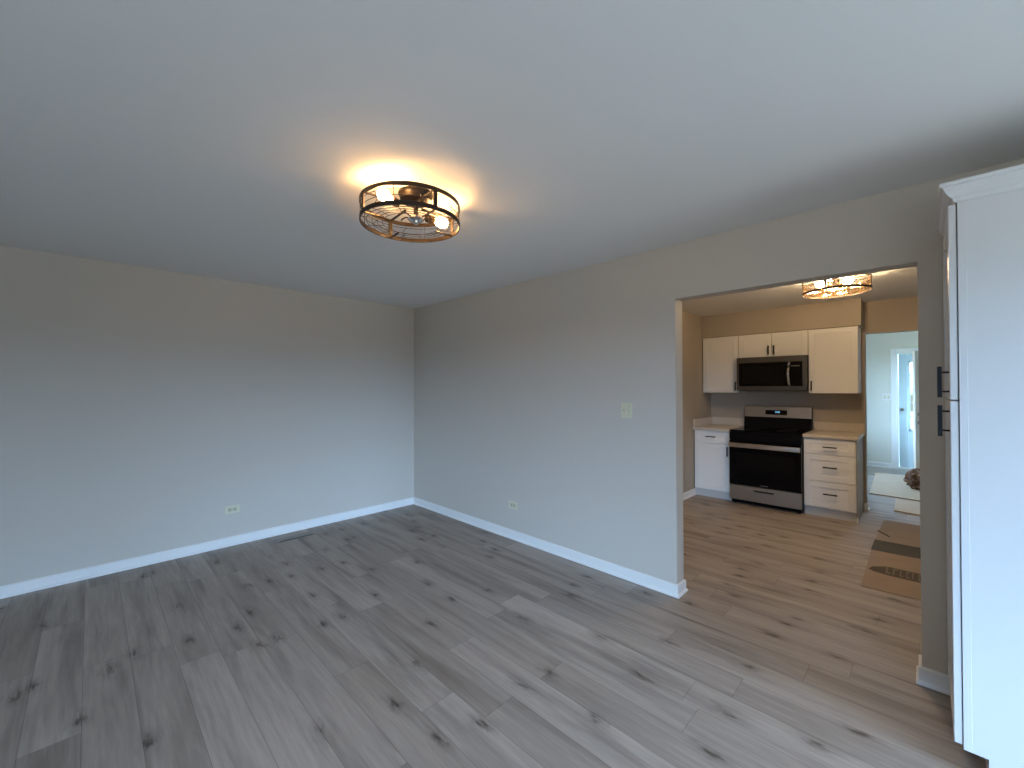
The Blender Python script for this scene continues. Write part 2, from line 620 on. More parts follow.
# entry shell
x0, x1, z0, z1 = WIN3
w = MB()
w.box(EX0, x0, EY1, EY1 + T, 0, H).box(x1, EX1 + T, EY1, EY1 + T, 0, H).box(x0, x1, EY1, EY1 + T, 0, z0).box(x0, x1, EY1, EY1 + T, z1, H)
struct(w, 'wall_entry_left', M_EWALL)
struct(MB().box(EX0 - T, EX1 + T, EY0 - T, EY0, 0, H), 'wall_entry_right', M_EWALL)
window(3, 'x', WIN3[0], WIN3[1], WIN3[2], WIN3[3], EY1, 1, 3)
w = MB()
w.box(EX1, EX1 + T, SDY1, EY1, 0, H).box(EX1, EX1 + T, EY0, SDY0, 0, H).box(EX1, EX1 + T, SDY0, SDY1, SDZ, H)
struct(w, 'wall_entry_back', M_EWALL)
struct(MB().box(EX0 - T, EX0, EY0, KY0 - T, 0, H), 'wall_entry_front', M_EWALL)
# ground outside the entry door
struct(MB().box(EX1 + T, EX1 + T + 1.6, -1.6, 1.4, -0.12, -0.02, 0.01), 'ground_porch', M_CONC)
struct(MB().box(EX1 + T, EX1 + T + 26, -16, 16, -0.30, -0.13), 'ground_lawn', M_GRASS)

# ------------------------------------------------------------------ trim
BASE = [(0, 0), (0.021, 0.0), (0.021, 0.010), (0.018, 0.016), (0.0125, 0.019), (0.0125, 0.074), (0.009, 0.080), (0.004, 0.083), (0, 0.083)]
struct(MB().sweep([(MX0, YA), (XB, YA)], BASE, -1), 'baseboard_left', M_TRIM)
struct(MB().sweep([(XB, YA), (XB, OY1), (XB + T, OY1), (XB + T, KY1)], BASE, -1), 'baseboard_right', M_TRIM)
struct(MB().sweep([(XB + T, KY0), (XB + T, OY0), (XB, OY0), (XB, -0.085)], BASE, -1), 'baseboard_opening', M_TRIM)
struct(MB().sweep([(XB + T, KY1), (5.80, KY1)], BASE, -1), 'baseboard_kitchen_left', M_TRIM)
struct(MB().sweep([(KX1, 0.505), (KX1, DWY1), (KX1 + T, DWY1), (KX1 + T, EY1)], BASE, -1), 'baseboard_doorway', M_TRIM)
struct(MB().sweep([(EX1, EY1), (EX1, SDY1 + 0.075)], BASE, -1), 'baseboard_entry', M_TRIM)
# casing round the entry door
cs = MB()
for a, b_, c0, d in ((SDY1, SDY1 + 0.075, 0, SDZ + 0.075), (SDY0 - 0.075, SDY0, 0, SDZ + 0.075), (SDY0, SDY1, SDZ, SDZ + 0.075)):
    cs.box(EX1 - 0.02, EX1, a, b_, c0, d, 0.004)
for a, b_, c0, d in ((SDY1 - 0.02, SDY1, 0, SDZ), (SDY0, SDY0 + 0.02, 0, SDZ), (SDY0, SDY1, SDZ - 0.02, SDZ)):
    cs.box(EX1 - 0.015, EX1 + T, a, b_, c0, d)
cs.box(EX1 - 0.01, EX1 + T, SDY0, SDY1, 0, 0.03, 0.004)
struct(cs, 'trim_1', M_TRIM)

# storm door (closed, glazed)
sd = MB()
gx0, gx1 = EX1 + 0.06, EX1 + 0.095
a0, a1, z0, z1 = SDY0 + 0.022, SDY1 - 0.022, 0.032, SDZ - 0.022
GY0, GY1, GZ0, GZ1 = -0.445, 0.190, 0.68, 1.90
sd.box(gx0, gx1, GY1, a1, z0, z1, 0.003).box(gx0, gx1, a0, GY0, z0, z1, 0.003).box(gx0, gx1, GY0, GY1, z0, GZ0, 0.003).box(gx0, gx1, GY0, GY1, GZ1, z1, 0.003)
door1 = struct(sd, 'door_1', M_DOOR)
gfm = MB()
for a, b_, c0, d in ((GY1 - 0.03, GY1 + 0.02, GZ0 - 0.02, GZ1 + 0.02), (GY0 - 0.02, GY0 + 0.03, GZ0 - 0.02, GZ1 + 0.02), (GY0, GY1, GZ0 - 0.02, GZ0 + 0.03), (GY0, GY1, GZ1 - 0.03, GZ1 + 0.02)):
    gfm.box(gx0 - 0.012, gx0 + 0.002, a, b_, c0, d, 0.004)
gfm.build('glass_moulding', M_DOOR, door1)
MB().box(gx0 + 0.012, gx0 + 0.018, GY0 + 0.005, GY1 - 0.005, GZ0, GZ1).build('door_glass', M_GLASS, door1)
mg = MB()
for k in range(1, 5):
    zz = GZ0 + (GZ1 - GZ0) * k / 5
    mg.box(gx0 + 0.006, gx0 + 0.024, GY0, GY1, zz - 0.009, zz + 0.009)
for k in range(1, 3):
    yy = GY0 + (GY1 - GY0) * k / 3
    mg.box(gx0 + 0.006, gx0 + 0.024, yy - 0.009, yy + 0.009, GZ0, GZ1)
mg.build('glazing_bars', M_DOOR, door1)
kb = MB()
kb.lathe([(0, 0.0), (0.026, 0.0), (0.026, 0.006), (0.010, 0.010), (0.010, 0.034), (0.024, 0.040), (0.026, 0.052), (0.018, 0.062), (0, 0.064)], (gx0, 0.268, 1.045), 20, (-1, 0, 0))
kb.build('door_knob', M_STEEL, door1, smooth=True)

# entry door (cream, ajar), hinged at the right jamb
hx, hy, ang = EX1 - 0.01, SDY0 + 0.025, math.radians(40)
MD = Matrix.Translation((hx, hy, 0)) @ Matrix.Rotation(ang, 4, 'Z')      # local +y along the leaf, -x is the room side
ed = MB()
ed.box(-0.045, 0, 0, 0.90, 0.012, 2.03, 0.002, MD)
for yy in (0.11, 0.47):
    for za, zb in ((0.16, 0.75), (0.87, 1.22), (1.32, 1.90)):
        ed.box(-0.051, -0.043, yy, yy + 0.32, za, zb, 0.006, MD)
        ed.box(-0.002, 0.006, yy, yy + 0.32, za, zb, 0.006, MD)
door2 = struct(ed, 'door_2', M_DOORW)
for zz, nm in ((1.0, 'deadbolt'), (0.865, 'door_knob')):
    hb = MB()
    for sx in (1, -1):
        p = MD @ Vector((0.0 if sx > 0 else -0.045, 0.84, zz))
        ax = MD.to_3x3() @ Vector((sx, 0, 0))
        if nm == 'door_knob':
            hb.lathe([(0, 0), (0.031, 0), (0.031, 0.006), (0.012, 0.012), (0.012, 0.032), (0.027, 0.040), (0.029, 0.054), (0.020, 0.064), (0, 0.066)], p, 20, ax)
        else:
            hb.lathe([(0, 0), (0.030, 0), (0.029, 0.012), (0.022, 0.018), (0, 0.018)], p, 20, ax)
    hb.build(nm, M_STEEL, door2, smooth=True)


# ------------------------------------------------------------------ cabinet helpers
def front_matrix(face, plane):
    """local (u, w, v): u along the front, w outwards, v up; face '-x' or '+y'"""
    if face == '-x':      # u = y
        return Matrix(((0, -1, 0, plane), (1, 0, 0, 0), (0, 0, 1, 0), (0, 0, 0, 1)))
    return Matrix(((1, 0, 0, 0), (0, 1, 0, plane), (0, 0, 1, 0), (0, 0, 0, 1)))


def shaker(u0, u1, v0, v1, M, t=0.02, rail=0.058, bead=False):
    m = MB()
    m.box(u0 + 0.004, u1 - 0.004, 0.0, t - 0.009, v0 + 0.004, v1 - 0.004, 0, M)
    r = min(rail, (v1 - v0) * 0.30)
    m.box(u0, u0 + rail, 0, t, v0, v1, 0.0018, M).box(u1 - rail, u1, 0, t, v0, v1, 0.0018, M)
    m.box(u0 + rail, u1 - rail, 0, t, v0, v0 + r, 0.0018, M).box(u0 + rail, u1 - rail, 0, t, v1 - r, v1, 0.0018, M)
    if bead:
        b = 0.012
        for a in ((u0 + rail, u0 + rail + b, v0 + r, v1 - r), (u1 - rail - b, u1 - rail, v0 + r, v1 - r), (u0 + rail, u1 - rail, v0 + r, v0 + r + b), (u0 + rail, u1 - rail, v1 - r - b, v1 - r)):
            m.box(a[0], a[1], 0, t - 0.004, a[2], a[3], 0.002, M)
    return m


def bar_pull(u, v, length, M, w0, vertical=True, so=0.026, th=0.013):
    """square black bar pull with two posts"""
    m = MB()
    h = length / 2
    if vertical:
        m.box(u - th / 2, u + th / 2, w0 + so, w0 + so + th, v - h, v + h, 0.0008, M)
        for k in (-1, 1):
            m.box(u - 0.0035, u + 0.0035, w0 - 0.001, w0 + so + 0.001, v + k * h * 0.62 - 0.0035, v + k * h * 0.62 + 0.0035, 0, M)
    else:
        m.box(u - h, u + h, w0 + so, w0 + so + th, v - th / 2, v + th / 2, 0.0008, M)
        for k in (-1, 1):
            m.box(u + k * h * 0.7 - 0.004, u + k * h * 0.7 + 0.004, w0 - 0.001, w0 + so + 0.001, v - 0.004, v + 0.004, 0, M)
    return m


# ------------------------------------------------------------------ tall pantry cabinet
PX0, PX1, PY0, PY1, PZ = 2.285, XB - 0.001, -0.755, -0.096, 2.140
t = thing('pantry_cabinet', (PX0, PY1, 0), 'tall white pantry cabinet with crown moulding and black bar pulls at the right edge', 'cabinet')
m = MB()
m.prism([(PX0, PY0, 0), (PX0, PY1 - 0.062, 0), (PX0, PY1 - 0.062, 0.098), (PX0, PY1, 0.098), (PX0, PY1, PZ), (PX0, PY0, PZ)], (0.018, 0, 0))
m.prism([(PX1 - 0.018, PY0, 0), (PX1 - 0.018, PY1 - 0.062, 0), (PX1 - 0.018, PY1 - 0.062, 0.098), (PX1 - 0.018, PY1, 0.098), (PX1 - 0.018, PY1, PZ), (PX1 - 0.018, PY0, PZ)], (0.018, 0, 0))
m.box(PX0 + 0.018, PX1 - 0.018, PY0, PY0 + 0.012, 0.098, PZ)
m.box(PX0 + 0.018, PX1 - 0.018, PY0, PY1 - 0.004, PZ - 0.018, PZ)
m.box(PX0 + 0.018, PX1 - 0.018, PY0, PY1 - 0.004, 0.098, 0.116)
m.box(PX0 + 0.018, PX1 - 0.018, PY0, PY1 - 0.004, 1.380, 1.398)
m.box(PX0 + 0.018, PX1 - 0.018, PY1 - 0.075, PY1 - 0.062, 0, 0.098)
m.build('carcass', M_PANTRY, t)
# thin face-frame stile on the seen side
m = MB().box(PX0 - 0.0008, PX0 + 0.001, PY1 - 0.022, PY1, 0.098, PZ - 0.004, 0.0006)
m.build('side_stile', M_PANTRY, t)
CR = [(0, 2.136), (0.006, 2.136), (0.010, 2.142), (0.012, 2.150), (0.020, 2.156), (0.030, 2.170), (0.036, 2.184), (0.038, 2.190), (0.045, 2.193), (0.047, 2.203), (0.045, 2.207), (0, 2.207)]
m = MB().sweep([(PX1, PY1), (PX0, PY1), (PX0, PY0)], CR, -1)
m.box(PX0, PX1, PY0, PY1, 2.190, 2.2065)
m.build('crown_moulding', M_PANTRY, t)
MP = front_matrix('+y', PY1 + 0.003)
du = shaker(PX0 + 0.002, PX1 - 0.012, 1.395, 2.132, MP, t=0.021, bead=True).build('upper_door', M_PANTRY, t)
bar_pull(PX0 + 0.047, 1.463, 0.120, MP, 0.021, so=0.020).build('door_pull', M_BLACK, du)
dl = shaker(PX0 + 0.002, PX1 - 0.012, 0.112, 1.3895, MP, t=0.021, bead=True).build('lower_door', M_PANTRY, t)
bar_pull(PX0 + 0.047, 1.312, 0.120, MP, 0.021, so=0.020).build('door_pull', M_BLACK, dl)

# ------------------------------------------------------------------ kitchen wall cabinets
MU = front_matrix('-x', UX + 0.021)
UZ0, UZ1 = 1.372, 2.134


def wall_cabinet(y0, y1, z0, z1, label, doors, pulls):
    t = thing('wall_cabinet', (KX1, (y0 + y1) / 2, z0), label, 'cabinet', 'white kitchen wall cabinets')
    MB().box(UX + 0.022, KX1 - 0.001, y0 + 0.0005, y1 - 0.0005, z0, z1, 0.001).build('carcass', M_CAB, t)
    for (a, b_), (pu, pv) in zip(doors, pulls):
        d = shaker(a, b_, z0 + 0.003, z1 - 0.003, MU).build('door', M_CAB, t)
        bar_pull(pu, pv, 0.115, MU, 0.02).build('door_pull', M_BLACK, d)
    return t


wall_cabinet(1.7455, 2.205, UZ0, UZ1, 'white wall cabinet left of the microwave, by the kitchen corner', [(1.749, 2.200)], [(1.778, 1.462)])
wall_cabinet(0.9805, 1.7445, 1.832, UZ1, 'short white two-door wall cabinet above the microwave', [(1.3645, 1.741), (0.984, 1.3605)], [(1.393, 1.915), (1.332, 1.915)])
wall_cabinet(0.517, 0.9795, UZ0, UZ1, 'white wall cabinet right of the microwave, nearest the doorway', [(0.519, 0.976)], [(0.948, 1.462)])

# ------------------------------------------------------------------ microwave
MX, my0, my1, mz0, mz1 = 5.965, 0.984, 1.741, 1.398, 1.828
t = thing('microwave_oven', (KX1, 1.3625, mz0), 'slate grey over-range microwave with black glass door and steel handle', 'microwave')
MB().box(MX + 0.03, KX1 - 0.001, my0, my1, mz0 + 0.012, mz1, 0.003).build('housing', M_BENAMEL, t)
m = MB()
MM = front_matrix('-x', MX + 0.03)
m.box(my0, my1, 0, 0.03, mz1 - 0.072, mz1, 0.003, MM)
m.box(my0, my1, 0, 0.03, mz0 + 0.008, mz0 + 0.062, 0.003, MM)
m.box(my1 - 0.026, my1, 0, 0.03, mz0 + 0.06, mz1 - 0.07, 0.002, MM)
m.box(my0, my0 + 0.040, 0, 0.03, mz0 + 0.06, mz1 - 0.07, 0.002, MM)
m.build('front_frame', M_DSTEEL, t)
d = MB().box(my0 + 0.190, my1 - 0.026, 0, 0.028, mz0 + 0.062, mz1 - 0.072, 0.002, MM).build('door', M_BGLASS, t)
MB().box(my0 + 0.235, my1 - 0.062, 0.026, 0.0295, mz0 + 0.095, mz1 - 0.115, 0.001, MM).build('door_window', M_WINDOWGL, d)
m = MB()
hp = [MM @ Vector((my0 + 0.172 + 0.006 * math.sin(math.pi * k / 8), 0.030 + 0.038 * math.sin(math.pi * k / 8) ** 0.6, mz0 + 0.075 + (mz1 - mz0 - 0.160) * k / 8)) for k in range(9)]
m.tube(hp, 0.015, 10)
m.build('handle', M_CHROME, d, smooth=True)
cp = MB().box(my0 + 0.040, my0 + 0.188, 0, 0.028, mz0 + 0.062, mz1 - 0.072, 0.002, MM).build('control_panel', M_BGLASS, t)
m = MB()
for k in range(5):
    m.box(my0 + 0.068 + k * 0.018, my0 + 0.078 + k * 0.018, 0.0275, 0.0288, mz1 - 0.130, mz1 - 0.120, 0, MM)
m.build('display', M_MARK, cp)
MB().box(MX + 0.04, KX1 - 0.03, my0 + 0.02, my1 - 0.02, mz0, mz0 + 0.014, 0.002).build('underside_vent', M_DSTEEL, t)

# ------------------------------------------------------------------ range
RY0, RY1, RX = 0.984, 1.741, 5.680
t = thing('kitchen_range', (RX + 0.3, 1.3625, 0), 'freestanding stainless and black kitchen range between the base cabinets', 'range')
MR = front_matrix('-x', RX)
MB().box(RX, KX1 - 0.015, RY0, RY1, 0.045, 0.900, 0.003).build('body', M_BENAMEL, t)
m = MB().box(RX - 0.012, KX1 - 0.09, RY0 - 0.001, RY1 + 0.001, 0.901, 0.917, 0.004, seg=2)
ck = m.build('cooktop', M_BGLASS, t)
for (bx_, by_, br) in ((5.86, 1.17, 0.10), (5.86, 1.55, 0.085), (6.13, 1.17, 0.075), (6.13, 1.55, 0.10)):
    m = MB()
    for k in (1.0, 0.62):
        m.lathe([(br * k - 0.003, 0.9172), (br * k, 0.9176), (br * k + 0.003, 0.9172), (br * k - 0.003, 0.9172)], (bx_, by_, 0), 40)
    m.build('burner_ring', M_DARK, ck)
m = MB()
m.prism([(6.265, RY0, 0.917), (6.365, RY0, 0.917), (6.365, RY0, 1.190), (6.298, RY0, 1.190)], (0, RY1 - RY0, 0))
bgd = m.build('backguard', M_BENAMEL, t)
m = MB()
m.prism([(6.2772, RY0 + 0.004, 1.052), (6.310, RY0 + 0.004, 1.052), (6.310, RY0 + 0.004, 1.193), (6.2965, RY0 + 0.004, 1.193), (6.2930, RY0 + 0.004, 1.188)], (0, RY1 - RY0 - 0.008, 0))
ctl = m.build('control_fascia', M_STEEL, t)
MC = Matrix.Translation((6.2850, 0, 1.116)) @ Matrix.Rotation(math.radians(6.6), 4, 'Y') @ Matrix(((0, -1, 0, 0), (1, 0, 0, 0), (0, 0, 1, 0), (0, 0, 0, 1)))
dp = MB().box(1.245, 1.490, -0.010, 0.0045, -0.030, 0.030, 0.001, MC).build('control_panel', M_BGLASS, ctl)


def seven(mb, ch, u, v, h, M, w):
    s = {'1': 'bc', '2': 'abged', '0': 'abcdef', ':': ''}[ch]
    wd, th = h * 0.5, h * 0.14
    segs = {'a': (0, h - th, wd, h), 'd': (0, 0, wd, th), 'g': (0, h / 2 - th / 2, wd, h / 2 + th / 2), 'b': (0, h / 2, th, h), 'c': (0, 0, th, h / 2), 'f': (wd - th, h / 2, wd, h), 'e': (wd - th, 0, wd, h / 2)}
    for q in s:
        a0, b0, a1, b1 = segs[q]
        mb.box(u - wd + a0, u - wd + a1, w, w + 0.0006, v + b0, v + b1, 0, M)


m = MB()
for k, ch in enumerate('1200'):
    seven(m, ch, 1.384 - k * 0.014 - (0.005 if k > 1 else 0), -0.004, 0.018, MC, 0.0046)
m.build('clock_digits', M_CLOCK, dp)
# front: black vent band, oven door with bar handle, storage drawer, kick
MB().box(RY0, RY1, 0.0, 0.022, 0.792, 0.895, 0.003, MR).build('front_panel', M_BENAMEL, t)
od = MB().box(RY0 + 0.002, RY1 - 0.002, 0.0, 0.040, 0.246, 0.786, 0.004, MR).build('oven_door', M_BGLASS, t)
MB().box(RY0 + 0.075, RY1 - 0.075, 0.038, 0.0415, 0.440, 0.640, 0.001, MR).build('door_window', M_WINDOWGL, od)
m = MB()
m.box(RY0 + 0.006, RY1 - 0.006, 0.060, 0.090, 0.706, 0.762, 0.010, MR, 3)
for yy in (RY0 + 0.05, RY1 - 0.05):
    m.box(yy - 0.014, yy + 0.014, 0.038, 0.066, 0.715, 0.752, 0.003, MR)
m.build('handle', M_BRIGHT, od, smooth=True)
m = MB()
for k in range(9):
    hgt = 0.009 if k in (0, 2, 3, 6) else 0.006
    m.box(1.318 + k * 0.0095, 1.324 + k * 0.0095, 0.0395, 0.0405, 0.262, 0.262 + hgt, 0, MR)
m.build('badge', M_MARK, od)
dr = MB().box(RY0 + 0.002, RY1 - 0.002, 0.0, 0.036, 0.058, 0.240, 0.004, MR).build('storage_drawer', M_STEEL, t)
m = MB()
m.prism([MR @ Vector(p) for p in ((1.475, 0.0365, 0.196), (1.455, 0.0365, 0.178), (1.270, 0.0365, 0.178), (1.250, 0.0365, 0.196))], MR.to_3x3() @ Vector((0, -0.012, 0)))
m.box(1.250, 1.475, 0.0355, 0.042, 0.194, 0.200, 0.001, MR)
m.build('drawer_grip', M_DARK, dr)
MB().box(RX + 0.02, RX + 0.06, RY0 + 0.01, RY1 - 0.01, 0.012, 0.05).build('kick_plate', M_BENAMEL, t)
for yy in (RY0 + 0.04, RY1 - 0.04):
    for xx in (RX + 0.05, 6.30):
        MB().rod((xx, yy, 0), (xx, yy, 0.05), 0.018, 12).build('foot', M_BENAMEL, t)

# ------------------------------------------------------------------ base cabinets, countertops
BX = 5.722                       # face of the drawer fronts
MBC = front_matrix('-x', BX + 0.021)


def base_cabinet(y0, y1, label):
    t = thing('base_cabinet', (KX1, (y0 + y1) / 2, 0), label, 'cabinet', 'white kitchen base cabinets')
    m = MB()
    m.box(BX + 0.022, KX1 - 0.001, y0, y1, 0.100, 0.875, 0.001)
    m.build('carcass', M_CAB, t)
    MB().box(BX + 0.040, BX + 0.055, y0 + 0.001, y1 - 0.001, 0, 0.1).build('toe_kick', M_TOE, t)
    return t


t = base_cabinet(0.515, 0.9795, 'white three-drawer base cabinet right of the range')
MB().box(BX + 0.055, KX1 - 0.001, 0.515, 0.531, 0, 0.1).build('side_skirt', M_CAB, t)
for z0, z1 in ((0.700, 0.868), (0.400, 0.692), (0.112, 0.392)):
    d = shaker(0.519, 0.976, z0, z1, MBC, rail=0.062).build('drawer', M_CAB, t)
    bar_pull(0.735, (z0 + z1) / 2 + (0.012 if z1 < 0.8 else -0.002), 0.125, MBC, 0.02, False).build('drawer_pull', M_BLACK, d)
MB().box(BX + 0.022, KX1 - 0.001, 0.509, 0.515, 0.0, 0.875, 0.001).build('end_panel', M_ENDP, t)
MB().box(BX + 0.010, BX + 0.040, 0.502, 0.515, 0, 0.055, 0.003).build('end_shoe', M_TRIM, t)
t = base_cabinet(1.7455, 2.205, 'white base cabinet with one drawer and one door left of the range')
d = shaker(1.749, 2.196, 0.715, 0.868, MBC).build('drawer', M_CAB, t)
bar_pull(1.985, 0.800, 0.125, MBC, 0.02, False).build('drawer_pull', M_BLACK, d)
d = shaker(1.749, 2.196, 0.112, 0.707, MBC).build('door', M_CAB, t)
bar_pull(1.780, 0.625, 0.125, MBC, 0.02).build('door_pull', M_BLACK, d)

CX = BX - 0.022
t = thing('countertop', (KX1, 0.745, 0.877), 'beige countertop section right of the range with its low backsplash', 'countertop', 'kitchen countertops')
MB().box(CX, KX1 - 0.001, 0.492, 0.9815, 0.877, 0.913, 0.004, seg=2).build('slab', M_COUNTER, t)
MB().box(KX1 - 0.021, KX1 - 0.001, 0.492, 0.9815, 0.913, 1.015, 0.002).build('backsplash', M_COUNTER, t)
t = thing('countertop', (KX1, 1.975, 0.877), 'beige countertop section in the corner left of the range with backsplash on two sides', 'countertop', 'kitchen countertops')
MB().box(CX, KX1 - 0.001, 1.7435, KY1 - 0.001, 0.877, 0.913, 0.004, seg=2).build('slab', M_COUNTER, t)
m = MB().box(KX1 - 0.021, KX1 - 0.001, 1.7435, KY1 - 0.001, 0.913, 1.015, 0.002)
m.box(CX + 0.01, KX1 - 0.021, KY1 - 0.021, KY1 - 0.001, 0.913, 1.015, 0.002)
m.build('backsplash', M_COUNTER, t)


# ------------------------------------------------------------------ ceiling lights
def circle(c, R, z, n=60, a0=0.0, a1=2 * math.pi):
    closed = abs(a1 - a0 - 2 * math.pi) < 1e-6
    k = n if closed else n + 1
    return [(c[0] + R * math.cos(a0 + (a1 - a0) * i / n), c[1] + R * math.sin(a0 + (a1 - a0) * i / n), z) for i in range(k)]


def pol(c, r, a, z):
    return Vector((c[0] + r * math.cos(a), c[1] + r * math.sin(a), z))


def bulb(c, az, r0, z, parent, mat, droop=0.0):
    """horizontal filament lamp with its socket"""
    ax = Vector((math.cos(az), math.sin(az), -droop)).normalized()
    p = pol(c, r0, az, z)
    s = MB().lathe([(0, 0), (0.012, 0.0), (0.020, 0.006), (0.021, 0.045), (0.017, 0.052), (0, 0.052)], p, 20, ax).build('socket', M_SOCKET, parent, smooth=True)
    MB().lathe([(0.0, 0.046), (0.013, 0.050), (0.015, 0.060), (0.022, 0.076), (0.0275, 0.094), (0.0265, 0.112), (0.018, 0.126), (0.0, 0.132)], p, 20, ax).build('bulb', mat, s, smooth=True)


FC, FR, FZ0, FZ1 = (1.153, 1.864), 0.2500, 2.277, 2.385
t = thing('ceiling_light', (FC[0], FC[1], H), 'round dark bronze wire-cage ceiling light glowing in the living room', 'light')
m = MB()
m.lathe([(0, H), (0.088, H), (0.088, H - 0.010), (0.082, H - 0.016), (0.078, H - 0.038), (0.066, H - 0.046), (0.018, H - 0.050), (0.012, H - 0.052), (0.012, 2.322), (0, 2.322)], (FC[0] + 0.018, FC[1] - 0.018, 0), 36)
m.build('canopy', M_BRONZE, t, smooth=True)
m = MB().lathe([(0, 2.324), (0.030, 2.324), (0.040, 2.318), (0.042, 2.308), (0.032, 2.300), (0.014, 2.298), (0.016, 2.288), (0.006, 2.281), (0, 2.280)], (FC[0] + 0.018, FC[1] - 0.018, 0), 24)
fin = m.build('finial', M_CHROME, t, smooth=True)
m = MB()
for k in range(6):
    a = k * math.pi / 3
    m.tube([pol((FC[0] + 0.018, FC[1] - 0.018), 0.03 + 0.055 * i / 6, a, 2.312 + 0.014 * math.sin(math.pi * i / 6)) for i in range(7)], 0.0035, 6)
m.build('finial_scrolls', M_BRONZE, fin)
AZ0 = math.radians(85)
m = MB().ring(FC, FR, FZ1 - 0.019, FZ1, 0.006)
rt_ = m.build('top_ring', M_BRONZE, t, smooth=True)
m = MB().ring(FC, FR, FZ0, FZ0 + 0.020, 0.006)
rb_ = m.build('bottom_ring', M_BRONZE, t, smooth=True)
for k in range(4):
    a = AZ0 + k * P2
    MZ = Matrix.Translation((FC[0], FC[1], 0)) @ Matrix.Rotation(a, 4, 'Z')
    MB().box(FR - 0.007, FR + 0.001, -0.0105, 0.0105, FZ0, FZ1, 0.001, MZ).build('post', M_BRONZE, t)
    MB().box(0.06, FR - 0.003, -0.006, 0.006, FZ1 - 0.012, FZ1 - 0.005, 0.001, MZ).build('arm', M_BRONZE, t)
    MB().box(FR - 0.105, FR - 0.003, -0.0045, 0.0045, FZ0 + 0.001, FZ0 + 0.009, 0.001, MZ).build('spur', M_BRONZE, rb_)
m = MB()
WR = 0.0016
for zz in (FZ0 + 0.046, FZ0 + 0.076):
    m.tube(circle(FC, FR - 0.004, zz, 64), WR, 5, True)
for k in range(4):
    for f_ in (0.5,):
        a = AZ0 + (k + f_) * P2
        m.rod(pol(FC, FR - 0.004, a, FZ0 + 0.01), pol(FC, FR - 0.004, a, FZ1 - 0.01), WR, 6)
    for f_ in (0.22, 0.76):            # curled wires between the hoops
        a = AZ0 + (k + f_) * P2
        m.tube([pol(FC, FR - 0.004, a + 0.10 * math.sin(math.pi * i / 10), FZ0 + 0.012 + 0.066 * i / 10) for i in range(11)], WR, 5)
m.build('cage_wires', M_BRONZE, t)
m = MB()
for q in (0.216, 0.190, 0.165, 0.140):
    m.tube(circle(FC, q, FZ0 + 0.005, 60), WR, 5, True)
for k in range(12):
    a = AZ0 + (k + 0.5) * math.pi / 6
    m.tube([pol(FC, 0.140 + 0.106 * i / 8, a + 0.05 * math.sin(math.pi * i / 8), FZ0 + 0.005) for i in range(9)], WR * 0.8, 5)
m.build('bottom_grille', M_BRONZE, t)
for a, r_, zb in ((-160, 0.100, 2.350), (-6, 0.082, 2.338)):
    bulb(FC, math.radians(a), r_, zb, t, M_BULB)

KC, KR, KZ0, KZ1 = (4.600, 0.540), 0.245, 2.272, 2.385
t = thing('ceiling_light', (KC[0], KC[1], H), 'round ceiling light with glittering crystal drum glowing in the kitchen', 'light')
m = MB().lathe([(0, H), (0.075, H), (0.075, H - 0.012), (0.060, H - 0.022), (0.022, H - 0.028), (0.022, 2.340), (0.030, 2.330), (0, 2.325)], (KC[0], KC[1], 0), 32)
m.build('canopy', M_BRONZE, t, smooth=True)
MB().ring(KC, KR, KZ1 - 0.014, KZ1, 0.005).build('top_ring', M_BRONZE, t, smooth=True)
MB().ring(KC, KR, KZ0, KZ0 + 0.015, 0.005).build('bottom_ring', M_BRONZE, t, smooth=True)
for k in range(4):
    a = math.radians(-100 + 90 * k)
    MZ = Matrix.Translation((KC[0], KC[1], 0)) @ Matrix.Rotation(a, 4, 'Z')
    MB().box(KR - 0.006, KR + 0.001, -0.008, 0.008, KZ0, KZ1, 0.001, MZ).build('post', M_BRONZE, t)
    MB().box(0.02, KR - 0.003, -0.006, 0.006, KZ1 - 0.010, KZ1 - 0.003, 0.001, MZ).build('arm', M_BRONZE, t)


def bead(bm, c, r):
    vs = [bm.verts.new(Vector(c) + Vector(d) * r) for d in ((1, 0, 0), (-1, 0, 0), (0, 1, 0), (0, -1, 0), (0, 0, 1.2), (0, 0, -1.2))]
    for a, b_, c_2 in ((0, 2, 4), (2, 1, 4), (1, 3, 4), (3, 0, 4), (2, 0, 5), (1, 2, 5), (3, 1, 5), (0, 3, 5)):
        bm.faces.new((vs[a], vs[b_], vs[c_2]))


m = MB()
for k in range(44):
    a = 2 * math.pi * k / 44
    for j in range(5):
        bead(m.bm, pol(KC, KR - 0.010, a + (j % 2) * math.pi / 44, KZ0 + 0.024 + 0.0165 * j), 0.0072)
m.build('crystal_side', M_CRYSTAL, t)
m = MB()
for q in range(1, 11):
    R_ = KR * q / 11.0
    n_ = max(6, int(2 * math.pi * R_ / 0.024))
    for k in range(n_):
        bead(m.bm, pol(KC, R_, 2 * math.pi * k / n_ + q, KZ0 + 0.008), 0.0080)
m.build('crystal_bottom', M_CRYSTAL, t)
for a in (-135, 135, 15):
    bulb(KC, math.radians(a), 0.040, 2.345, t, M_KBULB)


# ------------------------------------------------------------------ switches, outlets, register
def slot_row(mb, M, u, v, horizontal):
    """the two blade slots and the ground hole of one receptacle"""
    for du_, dv_, a, b_ in ((0.006, 0.004, 0.0011, 0.0040), (-0.006, 0.004, 0.0011, 0.0035), (0, -0.008, 0.0024, 0.0024)):
        if horizontal:
            du_, dv_, a, b_ = dv_, du_, b_, a
        mb.box(u + du_ - a, u + du_ + a, 0.0076, 0.0086, v + dv_ - b_, v + dv_ + b_, 0, M)


